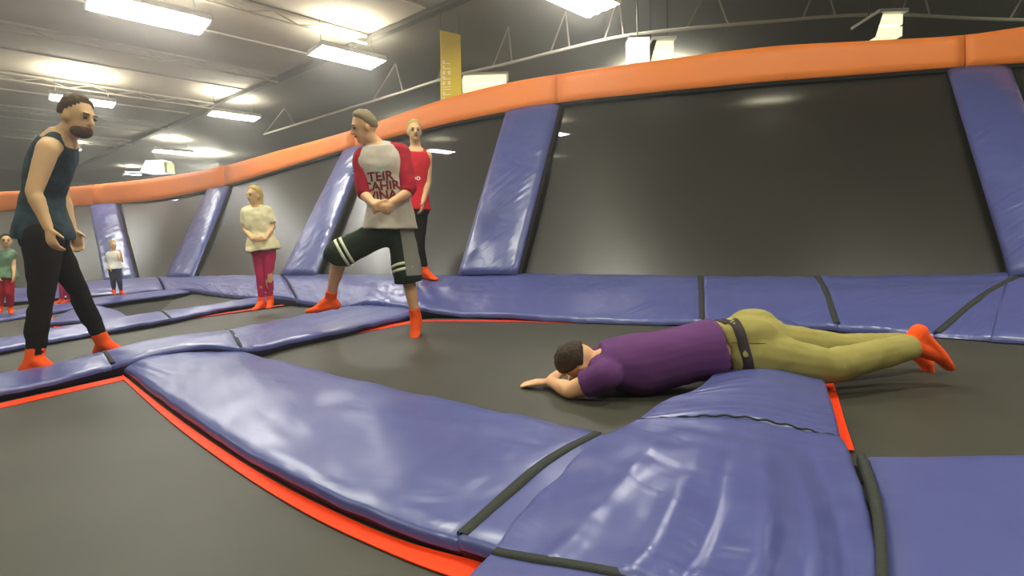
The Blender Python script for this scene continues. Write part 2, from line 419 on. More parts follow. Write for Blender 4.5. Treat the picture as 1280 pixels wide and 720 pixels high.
def curve_px(pts):
    def f(px):
        for i in range(len(pts) - 1):
            if px <= pts[i + 1][0] or i == len(pts) - 2:
                a, b = pts[i], pts[i + 1]; u = (px - a[0]) / (b[0] - a[0])
                p0 = pts[i - 1] if i else tuple(2 * x - y for x, y in zip(a, b)); p3 = pts[i + 2] if i + 2 < len(pts) else tuple(2 * y - x for x, y in zip(a, b))
                if u > 1: u_ = u; return tuple(a[k] + (b[k] - a[k]) * u_ for k in (1, 2))
                r = []
                for k in (1, 2):
                    m0 = (b[k] - p0[k]) / (b[0] - p0[0]) * (b[0] - a[0]); m1 = (p3[k] - a[k]) / (p3[0] - a[0]) * (b[0] - a[0])
                    r.append((2 * u ** 3 - 3 * u * u + 1) * a[k] + (u ** 3 - 2 * u * u + u) * m0 + (-2 * u ** 3 + 3 * u * u) * b[k] + (u ** 3 - u * u) * m1)
                return tuple(r)
    return f
fB, fT, fN, fR = map(curve_px, (B_, T_, N_, R_))
def at(f, px):
    y, Y = f(px); return P(px, y, Y)
BASE_END = {'B': Vector((4.35, 2.35, .05)), 'T': Vector((4.9, 3.0, .34)), 'N': Vector((7.4, 4.2, 2.5)), 'R': Vector((7.4, 4.2, 2.9))}
OUT = Vector((.5, .86, 0))

def bent(p, q, h):
    m = p.lerp(q, .5); return m + Vector((0, 0, h))
def base_seg(pxs_b, pxs_t, label, seed, end=False, strap=None):
    b = [at(fB, x) for x in pxs_b]; t = [at(fT, x) for x in pxs_t]
    if end: b.append(BASE_END['B']); t.append(BASE_END['T'])
    md = [bent(p, q, .045) for p, q in zip(b, t)]
    S = Surf([b, md, t])
    return pad('base_pad', S, .004, .996, M['pad_base'], label, 'blue base pads along the trampoline wall', nt=30, ns=10, roll=.02, drop=.05, wob=.012, seed=seed, strap=strap, strapw=.022), S
G = 'blue base pads along the trampoline wall'
def rng(a, b, n): return [a + (b - a) * i / (n - 1) for i in range(n)]
base_seg(rng(-120, 205, 8), rng(-120, 195, 8), 'blue base pad of the far left wall, behind the two small children', 1)
base_seg(rng(207, 369, 7), rng(197, 350, 7), 'blue base pad behind the legs of the girl in pink leggings', 2)
base_seg(rng(371, 512, 6), rng(352, 515, 6), 'short puckered blue base pad behind the boy in green shorts', 3, strap=.004)
base_seg(rng(514, 878, 7), rng(517, 876, 7), 'long blue base pad below the widest leaning post, left of the first black seam', 4, strap=.998)
base_seg(rng(881, 1046, 5), rng(880, 1022, 5), 'plain blue base pad between two black seams, over the lying man', 5, strap=.998)
base_seg(rng(1049, 1166, 5), rng(1026, 1278, 5), 'creased blue base pad above the orange socks of the lying man', 6)
base_seg(rng(1170, 1280, 4), rng(1281, 1284, 4), 'blue base pad cut off by the right edge of the frame', 7, end=True, strap=.004)
# black strip painting in the shadow gap under the base pads
b = [at(fB, x) for x in rng(-120, 1280, 60)] + [BASE_END['B']]
V, Fc = [], []
for p in b:
    q = p + OUT * .05
    V += [Vector((q.x, q.y, -.055)), Vector((q.x, q.y, max(.02, p.z - .02)))]
for i in range(len(b) - 1): Fc.append((2 * i, 2 * i + 2, 2 * i + 3, 2 * i + 1))
o = mesh_obj('trim_3', V, Fc, M['black'], smooth=False); o['kind'] = 'structure'

def panel(t0, t1, n0, n1, label, ext=False):
    k = 16; V, Fc = [], []
    lo = [at(fT, t0 + (t1 - t0) * i / k) for i in range(k + 1)]; hi = [at(fN, n0 + (n1 - n0) * i / k) for i in range(k + 1)]
    if ext: lo.append(BASE_END['T']); hi.append(BASE_END['N'])
    nr = 12
    for p, q in zip(lo, hi):
        p = p + OUT * .06 - Vector((0, 0, .03)); q = q + OUT * .06 + Vector((0, 0, .05))
        nrm = Vector((.5 * .8, .86 * .8, -.55))
        for j in range(nr + 1):
            s = j / nr; V.append(p.lerp(q, s) + nrm * (.05 * math.sin(math.pi * s)))
    for i in range(len(lo) - 1):
        for j in range(nr): Fc.append((i * (nr + 1) + j, (i + 1) * (nr + 1) + j, (i + 1) * (nr + 1) + j + 1, i * (nr + 1) + j + 1))
    o = mesh_obj('slanted_trampoline', V, Fc, M['net'], origin=lo[k // 2])
    tag(o, label, 'trampoline', 'slanting black wall trampolines')
    return o
panel(640, 1262, 690, 1206, 'big slanting dark wall trampoline above the lying man')
panel(395, 598, 452, 650, 'slanting dark wall trampoline behind the man in the red tank top')
panel(245, 372, 290, 436, 'slanting dark wall trampoline behind the girl in pink leggings')
panel(163, 232, 148, 268, 'narrow dark wall trampoline in the far corner between two leaning posts')
panel(-120, 130, -120, 116, 'dark wall trampoline behind the two children at the far left')
panel(1281, 1283, 1240, 1283, 'dark wall trampoline beyond the right hand post, mostly out of the frame', ext=True)

def post(lo0, lo1, hi0, hi1, label, seed, lift=.09):
    """each corner: (px, py, Y)"""
    a0, a1, b0, b1 = (P(*c) for c in (lo0, lo1, hi0, hi1))
    nn = (a1 - a0).cross(b0 - a0).normalized()
    if nn.y > 0: nn = -nn
    n = 26; pts = []
    sec = [(0, -1.0), (-.012, -.5), (0, 0), (.10, .35), (.3, .5), (.5, .55), (.7, .5), (.9, .35), (1, 0), (1.012, -.5), (1, -1.0)]
    V, UV, Fc = [], [], []
    L = (b0 - a0).length
    for i in range(n + 1):
        s = i / n
        l, r = a0.lerp(b0, s), a1.lerp(b1, s); wd = (r - l).length
        for (u, h) in sec:
            w = .012 * noise.noise(Vector((u * 3, s * 9, seed))) if 0 < u < 1 else 0
            V.append(l.lerp(r, u) + nn * (h * lift + w)); UV.append((u * wd + seed * 3, s * L))
    k = len(sec)
    for i in range(n):
        for j in range(k - 1): Fc.append((i * k + j, (i + 1) * k + j, (i + 1) * k + j + 1, i * k + j + 1))
        Fc.append((i * k + k - 1, (i + 1) * k + k - 1, (i + 1) * k, i * k))
    Fc.append(tuple(range(k))); Fc.append(tuple(n * k + j for j in range(k)))
    o = mesh_obj('post_pad', V, Fc, M['pad_post'], origin=(a0 + a1) / 2, uv=UV)
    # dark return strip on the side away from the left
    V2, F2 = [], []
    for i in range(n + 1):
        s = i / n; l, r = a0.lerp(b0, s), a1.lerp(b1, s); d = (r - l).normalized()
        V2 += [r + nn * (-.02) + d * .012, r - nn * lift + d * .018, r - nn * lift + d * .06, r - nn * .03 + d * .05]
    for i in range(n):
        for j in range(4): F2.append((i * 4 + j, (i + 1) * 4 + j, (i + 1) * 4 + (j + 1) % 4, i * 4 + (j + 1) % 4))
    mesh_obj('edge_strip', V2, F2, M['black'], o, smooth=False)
    tag(o, label, 'padded post', 'leaning blue post pads between wall trampolines')
def TY(x): return fT(x)[1] - .06
def NY(x): return fN(x)[1] - .06
post((572, 344, TY(572)), (645, 343, TY(645)), (632, 140, NY(640)), (698, 131, NY(700)), 'widest leaning blue post, shiny along its right edge, right of the man in red', 1)
post((1262, 345, TY(1262)), (1362, 345, TY(1262) - .35), (1184, 88, NY(1184)), (1263, 84, NY(1263)), 'leaning blue post at the right edge of the frame', 2)
post((350, 344, TY(350)), (393, 344, TY(393)), (428, 190, NY(430)), (458, 182, NY(458)), 'leaning blue post left of the boy with raglan sleeves', 3)
post((206, 348, TY(206)), (240, 347, TY(240)), (258, 238, NY(258)), (286, 232, NY(286)), 'thin leaning blue post between the far corner and the girl', 4)
post((130, 352, TY(130)), (170, 348, TY(170)), (112, 258, NY(112)), (146, 255, NY(146)), 'broad blue post behind the small blond child', 5)

def rail(x0, x1, label, seed, ext=False):
    n = max(6, int(abs(x1 - x0) / 14)); secn = 9
    lo = [at(fN, x0 + (x1 - x0) * i / n) for i in range(n + 1)]; hi = [at(fR, x0 + (x1 - x0) * i / n) for i in range(n + 1)]
    if ext: lo.append(BASE_END['N']); hi.append(BASE_END['R'])
    V, UV, Fc = [], [], []; k = 0; acc = 0
    for i, (p, q) in enumerate(zip(lo, hi)):
        if i: acc += (p - lo[i - 1]).length
        row = []
        f = Vector((-.45, -.89, 0))
        hgt = (q - p).length
        for s, o_ in ((0, -.16), (0, 0), (.02, .018), (.25, .024), (.5, .026), (.75, .024), (.98, .018), (1, 0), (1, -.16)):
            row.append(p.lerp(q, s) + f * (o_ + .05))
        k = len(row); V += row; UV += [(acc + seed * 2, hgt * j / k) for j in range(k)]
    m = len(lo)
    for i in range(m - 1):
        for j in range(k): Fc.append((i * k + j, (i + 1) * k + j, (i + 1) * k + (j + 1) % k, i * k + (j + 1) % k))
    Fc.append(tuple(range(k))); Fc.append(tuple((m - 1) * k + j for j in range(k)))
    o = mesh_obj('rail_pad', V, Fc, M['orange'], origin=lo[m // 2], uv=UV)
    tag(o, label, 'rail pad', 'orange pads on the top rail')
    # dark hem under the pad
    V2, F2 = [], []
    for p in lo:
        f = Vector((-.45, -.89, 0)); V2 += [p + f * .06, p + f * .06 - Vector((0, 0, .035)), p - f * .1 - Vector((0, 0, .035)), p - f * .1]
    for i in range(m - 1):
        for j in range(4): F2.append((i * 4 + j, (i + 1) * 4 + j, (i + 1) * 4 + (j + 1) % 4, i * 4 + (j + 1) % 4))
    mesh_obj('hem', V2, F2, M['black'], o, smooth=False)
rail(-120, 119.6, 'orange rail pad at the far left, behind the man in the dark tank top', 1)
rail(120.4, 282, 'orange rail pad above the far corner post', 2)
rail(283, 446, 'orange rail pad sloping up above the girl, ending at the head of the boy', 3)
rail(447, 698, 'orange rail pad behind the heads of the boy and the man in red', 4)
rail(699, 1203, 'longest orange rail pad, over the big dark panel, creased at its right end', 5)
rail(1204.5, 1280, 'orange rail pad at the right edge of the frame, above the right post', 6, ext=True)

# ------------------------------------------------------------------ floor pads
def zb(px, py, h, inw=0):
    return Z(px, py, 0) + Vector((0, 0, h))
def row(pts): return [Z(x, y, z) for x, y, z in pts]
# pad row that the man in the tank top and the boy stand on
near = row([(-460, 588, .06), (-160, 522, .06), (-60, 500, .06), (0, 487, .06), (80, 471, .06), (130, 457, .07), (165, 447, .10), (200, 438, .115), (240, 431, .12), (285, 431, .11), (315, 434, .085), (360, 425, .07), (430, 411, .065), (518, 391, .06)])
far = row([(-510, 576, .06), (-200, 510, .06), (-90, 486, .06), (-20, 471, .06), (60, 455, .06), (110, 444, .07), (150, 435, .085), (185, 427, .10), (220, 421, .105), (262, 415, .10), (300, 409, .085), (350, 399, .07), (415, 386, .065), (490, 372, .06)])
S_A = Surf([near, dome_mid(near, far, .035), far])
GA = 'blue dividing pads between the floor trampolines'
pad('dividing_pad', S_A, 0, .4046, M['pad_fore'], 'blue dividing pad under the feet of the man in the dark tank top', GA, seed=11, wob=.012)
pad('dividing_pad', S_A, .4074, .732, M['pad_fore'], 'pale hump of blue dividing pad right of the orange sock, at the junction of pads', GA, seed=12, strap=.4074, wob=.012)
pad('dividing_pad', S_A, .736, 1, M['pad_fore'], 'blue dividing pad under the raised foot of the boy in shorts', GA, seed=13, strap=.736, wob=.012)
# next row, where the girl stands
near = row([(-420, 520, .05), (-120, 461, .05), (0, 436, .05), (60, 424, .05), (123, 413, .055), (160, 406, .07), (213, 397, .07), (262, 388, .06), (323, 378, .05), (380, 370, .05)])
far = row([(-460, 498, .06), (-140, 443, .06), (-12, 424, .06), (50, 413, .065), (112, 402, .07), (150, 396, .085), (198, 390, .08), (245, 383.5, .07), (300, 375.5, .06), (353, 368, .06)])
S_B = Surf([near, dome_mid(near, far, .03), far])
pad('dividing_pad', S_B, 0, .662, M['pad_fore'], 'second blue dividing pad back from the man in the tank top, left of the girl', GA, seed=14, wob=.012)
pad('dividing_pad', S_B, .666, 1, M['pad_fore'], 'blue dividing pad the girl in pink leggings stands on', GA, seed=15, strap=.666, wob=.012)
# third row
near = row([(-120, 419, .04), (0, 399, .04), (60, 390, .04), (146, 376, .04), (240, 364, .04)])
far = row([(-130, 409, .05), (-6, 391, .05), (55, 382, .05), (140, 370, .05), (228, 360, .05)])
S_C = Surf([near, dome_mid(near, far, .03), far])
pad('dividing_pad', S_C, 0, 1, M['pad_fore'], 'farthest low blue dividing pad, under the feet of the small children', GA, seed=16)
# crossing pad between the second and third rows
lft = row([(60, 403, .045), (70, 396, .05), (85, 389, .05), (98, 383, .045)])
rgt = row([(140, 403, .055), (158, 397, .06), (148, 389, .05), (128, 383, .045)])
S_X = Surf([lft, dome_mid(lft, rgt, .025), rgt])
pad('crossing_pad', S_X, 0, 1, M['pad_fore'], 'far crossing pad behind the legs of the man in the tank top', GA, nt=20, seed=17)

# big foreground pad left of the drape
def nb(pts, h=.055): return [Z(x, y, 0) + Vector((.004, .002, h)) for x, y in pts]
near = nb([(158, 470), (200, 504), (250, 541), (320, 587), (400, 631), (500, 674), (575, 697)])
far = row([(195, 441, .06), (250, 436, .07), (300, 440, .065), (400, 464, .055), (520, 491, .05), (640, 518, .05), (745, 541, .05)])
S_P = Surf([near, dome_mid(near, far, .03), far])
pad('dividing_pad', S_P, .0, 1, M['pad_fore'], 'long blue foreground pad between the near trampoline and the lying man', GA, nt=60, seed=18, wob=.010)
near = nb([(577, 698), (620, 712), (690, 735)]); far = row([(747, 541.5, .05), (800, 552, .05), (880, 568, .05)])
S_P2 = Surf([near, dome_mid(near, far, .03), far])
pad('dividing_pad', S_P2, 0, 1, M['pad_fore'], 'short blue pad between the slanting black strap and the draped crossing', GA, nt=20, seed=19, strap=.0, strapw=.017)
# draped crossing pads under the lying man
l = row([(796, 525, .11), (835, 499, .11), (880, 480, .115), (912, 445, .11), (930, 415, .09), (942, 398, .06)])
r = row([(1046, 546, .10), (1039, 515, .10), (1032, 490, .10), (1022, 455, .09), (1014, 428, .08), (1008, 410, .06)])
md = dome_mid(l, r, .045)
S_D = Surf([l, md, r])
pad('crossing_pad', S_D, .004, 1, M['pad_drape'], 'blue crossing pad under the hips of the lying man', 'draped crossing pads', nt=36, seed=20)
l = row([(797, 526, .11), (750, 549, .10), (702, 592, .09), (658, 640, .085), (624, 686, .08)])
r = row([(1046, 547, .10), (1060, 575, .10), (1078, 620, .10), (1092, 700, .10), (1094, 860, .10)])
md = row([(920, 522, .15), (905, 575, .165), (890, 640, .165), (868, 700, .155), (846, 734, .15)])
_SE = Surf([l, md, r])
def S_E(t, s):
    p = _SE(t, s); k = max(0, t - .12) ** .7
    fold = sum(a * math.exp(-((s + sl * (t - .5) - c) / w) ** 2) for c, w, a, sl in ((.22, .030, .016, .10), (.40, .035, .018, .03), (.50, .020, -.014, .02), (.66, .03, .016, -.05), (.80, .025, .014, -.10), (.88, .02, -.012, -.12)))
    return p + Vector((0, 0, fold * k))
pad('crossing_pad', S_E, 0, 1, M['pad_drape'], 'large flaring blue pad in the foreground between two black straps', 'draped crossing pads', nt=50, ns=60, seed=21, wob=.014, roll=.02)
# black corded seam between the two
V = [S_E(.0, s) + Vector((0, 0, .004 + .003 * math.sin(s * 60))) for s in [i / 40 for i in range(41)]]
# strap at the near end and the pad that carries on towards the lens
l = row([(618, 690, .08), (585, 724, .08), (540, 800, .08)])
r = row([(1094, 866, .10), (1096, 900, .10), (1098, 960, .10)])
S_F = Surf([l, row([(844, 737, .15), (835, 790, .15), (820, 880, .15)]), r])
pad('crossing_pad', S_F, 0, 1, M['pad_drape'], 'sliver of blue pad below the black strap at the bottom edge', 'draped crossing pads', nt=14, ns=24, seed=22, strap=.0, strapw=.011)
MB().tube(V, .0035, 6).build('corded_seam', M['strap'], bpy.data.objects['crossing_pad.002'], smooth=True)
# right foreground pad
l = row([(1089, 571, .075), (1098, 600, .085), (1106, 640, .09), (1112, 720, .09), (1116, 860, .09)])
r = row([(2200, 566, .075), (2260, 600, .085), (2380, 660, .09), (2560, 760, .09), (2900, 920, .09)])
S_G = Surf([l, [p.lerp(q, .5) + Vector((0, 0, .01)) for p, q in zip(l, r)], r])
og = pad('dividing_pad', S_G, 0, 1, M['pad_fore'], 'blue foreground pad in the bottom right corner', GA, nt=30, seed=23)
V, Fc = [], []
c = [cr(row([(1076, 569, .085), (1090, 606, .10), (1099, 650, .10), (1103, 720, .10), (1105, 860, .10)]), i / 24) for i in range(25)]
for p in c: V += [p + Vector((-.013, 0, -.02)), p + Vector((-.011, 0, .006)), p + Vector((.011, 0, .006)), p + Vector((.013, 0, -.02))]
for i in range(24):
    for k in range(3): Fc.append((i * 4 + k, i * 4 + k + 1, i * 4 + k + 5, i * 4 + k + 4))
mesh_obj('seam_strap', V, Fc, M['strap'], og)

# ------------------------------------------------------------------ trampoline beds with their orange edge stripes
def bed(outline, label, z=0.0):
    n = len(outline)
    V = [Vector((p.x, p.y, z)) for p in outline] + [Vector((p.x, p.y, z - .05)) for p in outline]
    Fc = [tuple(range(n)), tuple(range(2 * n - 1, n - 1, -1))] + [(i, (i + 1) % n, n + (i + 1) % n, n + i) for i in range(n)]
    c = sum(outline, Vector()) / n; c.z = z - .05
    o = mesh_obj('floor_trampoline', V, Fc, M['bed'], origin=c, smooth=False)
    tag(o, label, 'trampoline', 'black floor trampolines'); return o
def stripe(o, up, lo, m, z=.004):
    n = 40
    V, Fc = [], []
    for i in range(n + 1):
        a, b = lin(up, i / n) if len(up) == 2 else cr(up, i / n), lin(lo, i / n) if len(lo) == 2 else cr(lo, i / n)
        V += [Vector((a.x, a.y, z)), Vector((b.x, b.y, z)), Vector((a.x, a.y, z - .003)), Vector((b.x, b.y, z - .003))]
    for i in range(n):
        Fc += [(i * 4, i * 4 + 4, i * 4 + 5, i * 4 + 1), (i * 4 + 1, i * 4 + 5, i * 4 + 7, i * 4 + 3), (i * 4, i * 4 + 2, i * 4 + 6, i * 4 + 4)]
    mesh_obj('edge_stripe', V, Fc, m, o, smooth=False)
z0 = lambda pts: [Z(x, y, 0) for x, y in pts]
b1 = bed(z0([(-300, 570), (0, 503), (152, 470), (175, 474), (260, 538), (410, 625), (510, 668), (600, 700), (660, 740), (620, 1000), (-1100, 1000), (-900, 690)]), 'near floor trampoline at the bottom left, empty')
stripe(b1, z0([(-300, 571), (0, 505), (155, 470)]), z0([(-300, 578), (0, 511), (155, 475.5)]), M['stripe'])
stripe(b1, z0([(153, 469), (200, 507), (250, 544), (320, 590), (400, 633), (500, 677), (604, 706)]), z0([(153, 474), (200, 517), (250, 557), (320, 606), (400, 653), (500, 699), (580, 729)]), M['stripe'], .006)
b2 = bed(z0([(318, 438), (400, 424), (516, 400), (545, 398), (640, 399), (740, 402), (880, 402), (940, 402), (930, 425), (900, 470), (840, 510), (790, 545), (730, 560), (600, 530), (480, 500), (380, 478), (315, 460)]), 'middle floor trampoline the boy and the lying man are on')
stripe(b2, z0([(300, 441), (400, 422), (516, 401)]), z0([(300, 444.5), (400, 425.5), (516, 404)]), M['stripe'])
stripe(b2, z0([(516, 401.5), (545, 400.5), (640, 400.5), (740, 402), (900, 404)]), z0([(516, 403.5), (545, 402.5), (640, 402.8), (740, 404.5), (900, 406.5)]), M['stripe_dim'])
b3 = bed(z0([(1000, 408), (1040, 408), (1170, 421), (1290, 427), (1420, 440), (1800, 480), (2300, 570), (1900, 584), (1420, 583), (1260, 584), (1090, 584), (1066, 582), (1040, 520), (1030, 470), (1010, 425)]), 'floor trampoline at the right, under the feet of the lying man')
stripe(b3, z0([(1015, 420), (1027, 470), (1031, 488), (1042, 530), (1054, 567)]), z0([(1020, 420), (1037, 470), (1044, 488), (1056, 530), (1068, 567)]), M['stripe'], .012)
b4 = bed(z0([(-200, 478), (0, 442), (160, 413), (262, 396), (330, 387), (395, 378), (430, 384), (480, 378), (420, 392), (320, 412), (200, 430), (100, 452), (-60, 490), (-230, 520), (-520, 590), (-470, 530)]), 'narrow floor trampoline between the man in the tank top and the girl')
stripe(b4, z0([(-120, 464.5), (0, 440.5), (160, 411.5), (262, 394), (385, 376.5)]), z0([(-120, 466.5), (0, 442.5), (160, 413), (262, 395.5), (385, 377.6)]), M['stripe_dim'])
b5 = bed(z0([(195, 394), (215, 376), (240, 368), (300, 371), (345, 372), (300, 382), (245, 390)]), 'far floor trampoline left of the legs of the girl')
b6 = bed(z0([(-150, 428), (0, 403), (62, 394), (82, 391), (58, 416), (0, 432), (-160, 455)]), 'far floor trampoline at the left edge, in front of the child in red trousers')
stripe(b6, z0([(56, 397), (64, 406), (70, 412)]), z0([(64, 395), (72, 404), (77, 410)]), M['stripe'])
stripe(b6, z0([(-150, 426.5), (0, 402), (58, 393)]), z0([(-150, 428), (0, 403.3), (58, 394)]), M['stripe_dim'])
b7 = bed(z0([(-160, 402), (0, 384), (42, 380), (112, 372), (160, 367), (225, 361), (140, 372), (60, 385), (0, 394), (-150, 414)]), 'farthest floor trampoline along the far left wall')

# ------------------------------------------------------------------ things beyond the rail
def slab(name, label, cat, p00, p10, p11, p01, th, m, group=None):
    n = (p10 - p00).cross(p01 - p00).normalized() * th
    o = mesh_obj(name, [p00, p10, p11, p01] + [q + n for q in (p00, p10, p11, p01)], [(0, 1, 2, 3), (7, 6, 5, 4), (0, 4, 5, 1), (1, 5, 6, 2), (2, 6, 7, 3), (3, 7, 4, 0)], m, origin=(p00 + p11) / 2, smooth=False)
    return tag(o, label, cat, group)
Yb = 10.4
bo = slab('hanging_banner', 'tall narrow yellow banner with pale lettering hanging behind the orange rail', 'banner', P(551, 140, Yb), P(577, 134, Yb + .25), P(575, 44, Yb + .25), P(550, 38, Yb), .02, M['banner'])
for q in (P(551, 38, Yb), P(574, 44, Yb + .25)): MB().tube([q, Vector((q.x, q.y, CEIL - .1))], .006, 6).build('rope', M['steel_dark'], bo)
# pale illegible lettering that runs down the banner
V, Fc = [], []
import random as _r
rr = _r.Random(3)
for i in range(9):
    s0, s1 = .06 + i * .066, .06 + i * .066 + .045
    def bp(u, s): return P(551, 140, Yb).lerp(P(577, 134, Yb + .25), u).lerp(P(550, 38, Yb).lerp(P(575, 44, Yb + .25), u), s) + Vector((0, -.032, 0))
    k = rr.randint(0, 2)
    strokes = [((.12, s0), (.5, s0 + .012)), ((.12, s1 - .012), (.5, s1))] if k == 0 else [((.12, s0), (.24, s1)), ((.36, s0), (.5, s1))] if k == 1 else [((.12, s0), (.5, s0 + .014)), ((.12, s0), (.22, s1))]
    for (u0, v0), (u1, v1) in strokes:
        b = len(V); V += [bp(u0, v0), bp(u1, v0), bp(u1, v1), bp(u0, v1)]; Fc.append((b, b + 1, b + 2, b + 3))
mesh_obj('lettering', V, Fc, M['banner_txt'], bo, smooth=False)
r = empty('box_lamp', P(797, 64, 9.2)); tag(r, 'white glowing box hanging from the truss behind the rail', 'lamp')
c = P(797, 66, 9.2)
MB().box(c, .34, .3, .42).build('shade', mat('boxlamp', (1, .97, .95, 1), .5, emit=.9), r)
MB().box(c + Vector((0, 0, .22)), .36, .32, .03).build('cap', M['steel_dark'], r)
MB().tube([c + Vector((0, 0, .22)), Vector((c.x, c.y, CEIL - .1))], .015, 6).build('cable', M['steel_dark'], r)
# glowing boxes behind the rail; the long one imitates a lit ceiling patch
def glow_box(px, py, Y, w, h, label):
    c = P(px, py, Y); r = empty('lit_box', c); tag(r, label, 'ceiling light')
    MB().box(c + Vector((0, 0, h * .5 + .03)), w * 1.1, .7, .05).build('housing', M['lampframe'], r)
    for s in (-1, 1): MB().box(c + Vector((0, 0, s * h * .27)), w, .5, h * .44).build('diffuser', mat('glow_box', (1, .96, .62, 1), .5, emit=1.1), r)
    MB().box(c + Vector((-w * .56, 0, 0)), .07, .6, h * 1.1, Matrix.Rotation(.3, 3, 'Y')).build('bracket', M['black'], r)
    for s in (-1, 1): MB().tube([c + Vector((s * w * .4, 0, h * .5)), Vector((c.x + s * w * .4, c.y, CEIL - .1))], .01, 6).build('cable', M['steel_dark'], r)
glow_box(1098, 40, 8.8, .42, .34, 'pale yellow light box over the right part of the longest rail pad')
glow_box(824, 70, 10.2, .40, .36, 'broken up yellow light right beside the white glowing box')
glow_box(606, 108, 14.0, 1.15, .40, 'glowing panel standing in for a lit patch of ceiling, right of the yellow banner')
# ------------------------------------------------------------------ people
class Blob:
    """closed pieces that a voxel remesh unites into one skin"""
    def __init__(self): self.v = []; self.f = []
    def rings(self, rings, seg):
        b = len(self.v)
        for r in rings: self.v += r
        n = len(rings)
        for i in range(n - 1):
            for k in range(seg): self.f.append((b + i * seg + k, b + i * seg + (k + 1) % seg, b + (i + 1) * seg + (k + 1) % seg, b + (i + 1) * seg + k))
        self.f.append(tuple(b + k for k in reversed(range(seg)))); self.f.append(tuple(b + (n - 1) * seg + k for k in range(seg)))
    def cap(self, a, ra, b, rb, seg=14, flat0=False, flat1=False, ax=None, asp=1.0):
        a, b = Vector(a), Vector(b); d = b - a
        if d.length < 1e-5: d = Vector((0, 0, 1e-4))
        x = d.normalized(); y = (ax - x * ax.dot(x)).normalized() if ax is not None else x.orthogonal().normalized(); z = x.cross(y)
        R = []
        def ring(c, r): return [c + y * (r * math.cos(2 * math.pi * k / seg)) + z * (r * asp * math.sin(2 * math.pi * k / seg)) for k in range(seg)]
        if not flat0:
            for t in (.1, .35, .65): R.append(ring(a - x * ra * math.cos(t * math.pi / 2), ra * math.sin(t * math.pi / 2)))
        R.append(ring(a, ra)); R.append(ring(a.lerp(b, .5), (ra + rb) / 2)); R.append(ring(b, rb))
        if not flat1:
            for t in (.65, .35, .1): R.append(ring(b + x * rb * math.cos(t * math.pi / 2), rb * math.sin(t * math.pi / 2)))
        self.rings(R, seg); return self
    def ell(self, c, ax, rx, ry, rz, seg=16, nr=10):
        R = []
        for i in range(nr):
            t = math.pi * (i + .5) / nr
            R.append([Vector(c) + ax @ Vector((rx * math.sin(t) * math.cos(2 * math.pi * k / seg), ry * math.sin(t) * math.sin(2 * math.pi * k / seg), rz * math.cos(t))) for k in range(seg)])
        self.rings(R, seg); return self
    def loft(self, secs, seg=20):
        R = []
        for c, sd, fr, w, d in secs:
            rr_ = []
            for k in range(seg):
                a = 2 * math.pi * k / seg; ca, sa = math.cos(a), math.sin(a)
                ex = .85
                rr_.append(c + sd * (w * math.copysign(abs(ca) ** ex, ca)) + fr * (d * math.copysign(abs(sa) ** ex, sa)))
            R.append(rr_)
        self.rings(R, seg); return self
    def build(self, name, m, parent, voxel, smooth=3, fac=.5, wr=0.0, wf=6.0):
        org = Vector(parent['_o'])
        me = bpy.data.meshes.new(name); me.from_pydata([tuple(v) for v in self.v], [], self.f)
        bm = bmesh.new(); bm.from_mesh(me); bmesh.ops.recalc_face_normals(bm, faces=bm.faces); bm.to_mesh(me); bm.free()
        t = bpy.data.objects.new('tmp', me); COL.objects.link(t)
        r = t.modifiers.new('r', 'REMESH'); r.mode = 'VOXEL'; r.voxel_size = voxel; r.use_smooth_shade = True
        if smooth:
            s = t.modifiers.new('s', 'SMOOTH'); s.iterations = smooth; s.factor = fac
        dg = bpy.context.evaluated_depsgraph_get()
        out = bpy.data.meshes.new_from_object(t.evaluated_get(dg))
        bpy.data.objects.remove(t); bpy.data.meshes.remove(me)
        if wr:
            for v in out.vertices: v.co += v.normal * (wr * noise.noise(v.co * wf) + wr * .5 * noise.noise(v.co * wf * 2.3))
        self.world = [v.co.copy() for v in out.vertices]; self.polys = [tuple(p.vertices) for p in out.polygons]
        out.transform(Matrix.Translation(-org)); out.name = name
        out.materials.clear()
        o = link(name, out, m, parent); o['_o'] = tuple(org)
        return o

def N(v): return Vector(v).normalized()
def torso_secs(J, s, grow=0.0, t0=-.1, t1=1.0, hem=0.0, depth=1.0, width=1.0):
    """sections along the spine; t -.25 crotch, 0 hips, 1 neck base"""
    pel, che, nek = J['pelvis'], J['chest'], J['neck']
    sp = N(J['hipR'] - J['hipL']); ss = N(J['shR'] - J['shL'])
    tab = [(-.22, .10, .09), (-.12, .150, .115), (0, .168, .125), (.18, .150, .108), (.38, .138, .098), (.58, .152, .110), (.76, .168, .115), (.9, .165, .098), (1.0, .115, .075), (1.06, .06, .058)]
    pts = [pel, pel.lerp(che, .5) + (J.get('bend', Vector((0, 0, 0)))), che, nek]
    def pos(t):
        if t < 0: return pel + (pel - pts[1]).normalized() * (-t) * (che - pel).length * 1.25
        return cr(pts, min(t, 1.0)) + ((nek - che).normalized() * (t - 1) * .5 * s if t > 1 else Vector((0, 0, 0)))
    ts = [t0 + (t1 - t0) * i / 13 for i in range(14)]
    R = []
    for t in ts:
        c = pos(t)
        for i in range(len(tab) - 1):
            if t <= tab[i + 1][0] or i == len(tab) - 2:
                u = min(max((t - tab[i][0]) / (tab[i + 1][0] - tab[i][0]), 0), 1); w = tab[i][1] + (tab[i + 1][1] - tab[i][1]) * u; d = tab[i][2] + (tab[i + 1][2] - tab[i][2]) * u; break
        k = min(max(t, 0), 1)
        sd = N(sp.lerp(ss, k)); up = N(pos(t + .05) - pos(t - .05)); sd = N(sd - up * sd.dot(up)); fr = up.cross(sd)
        g = grow + hem * max(0, 1 - (t - t0) / .45)
        R.append((c, sd, fr, w * s * width + g, d * s * depth + g))
    return R

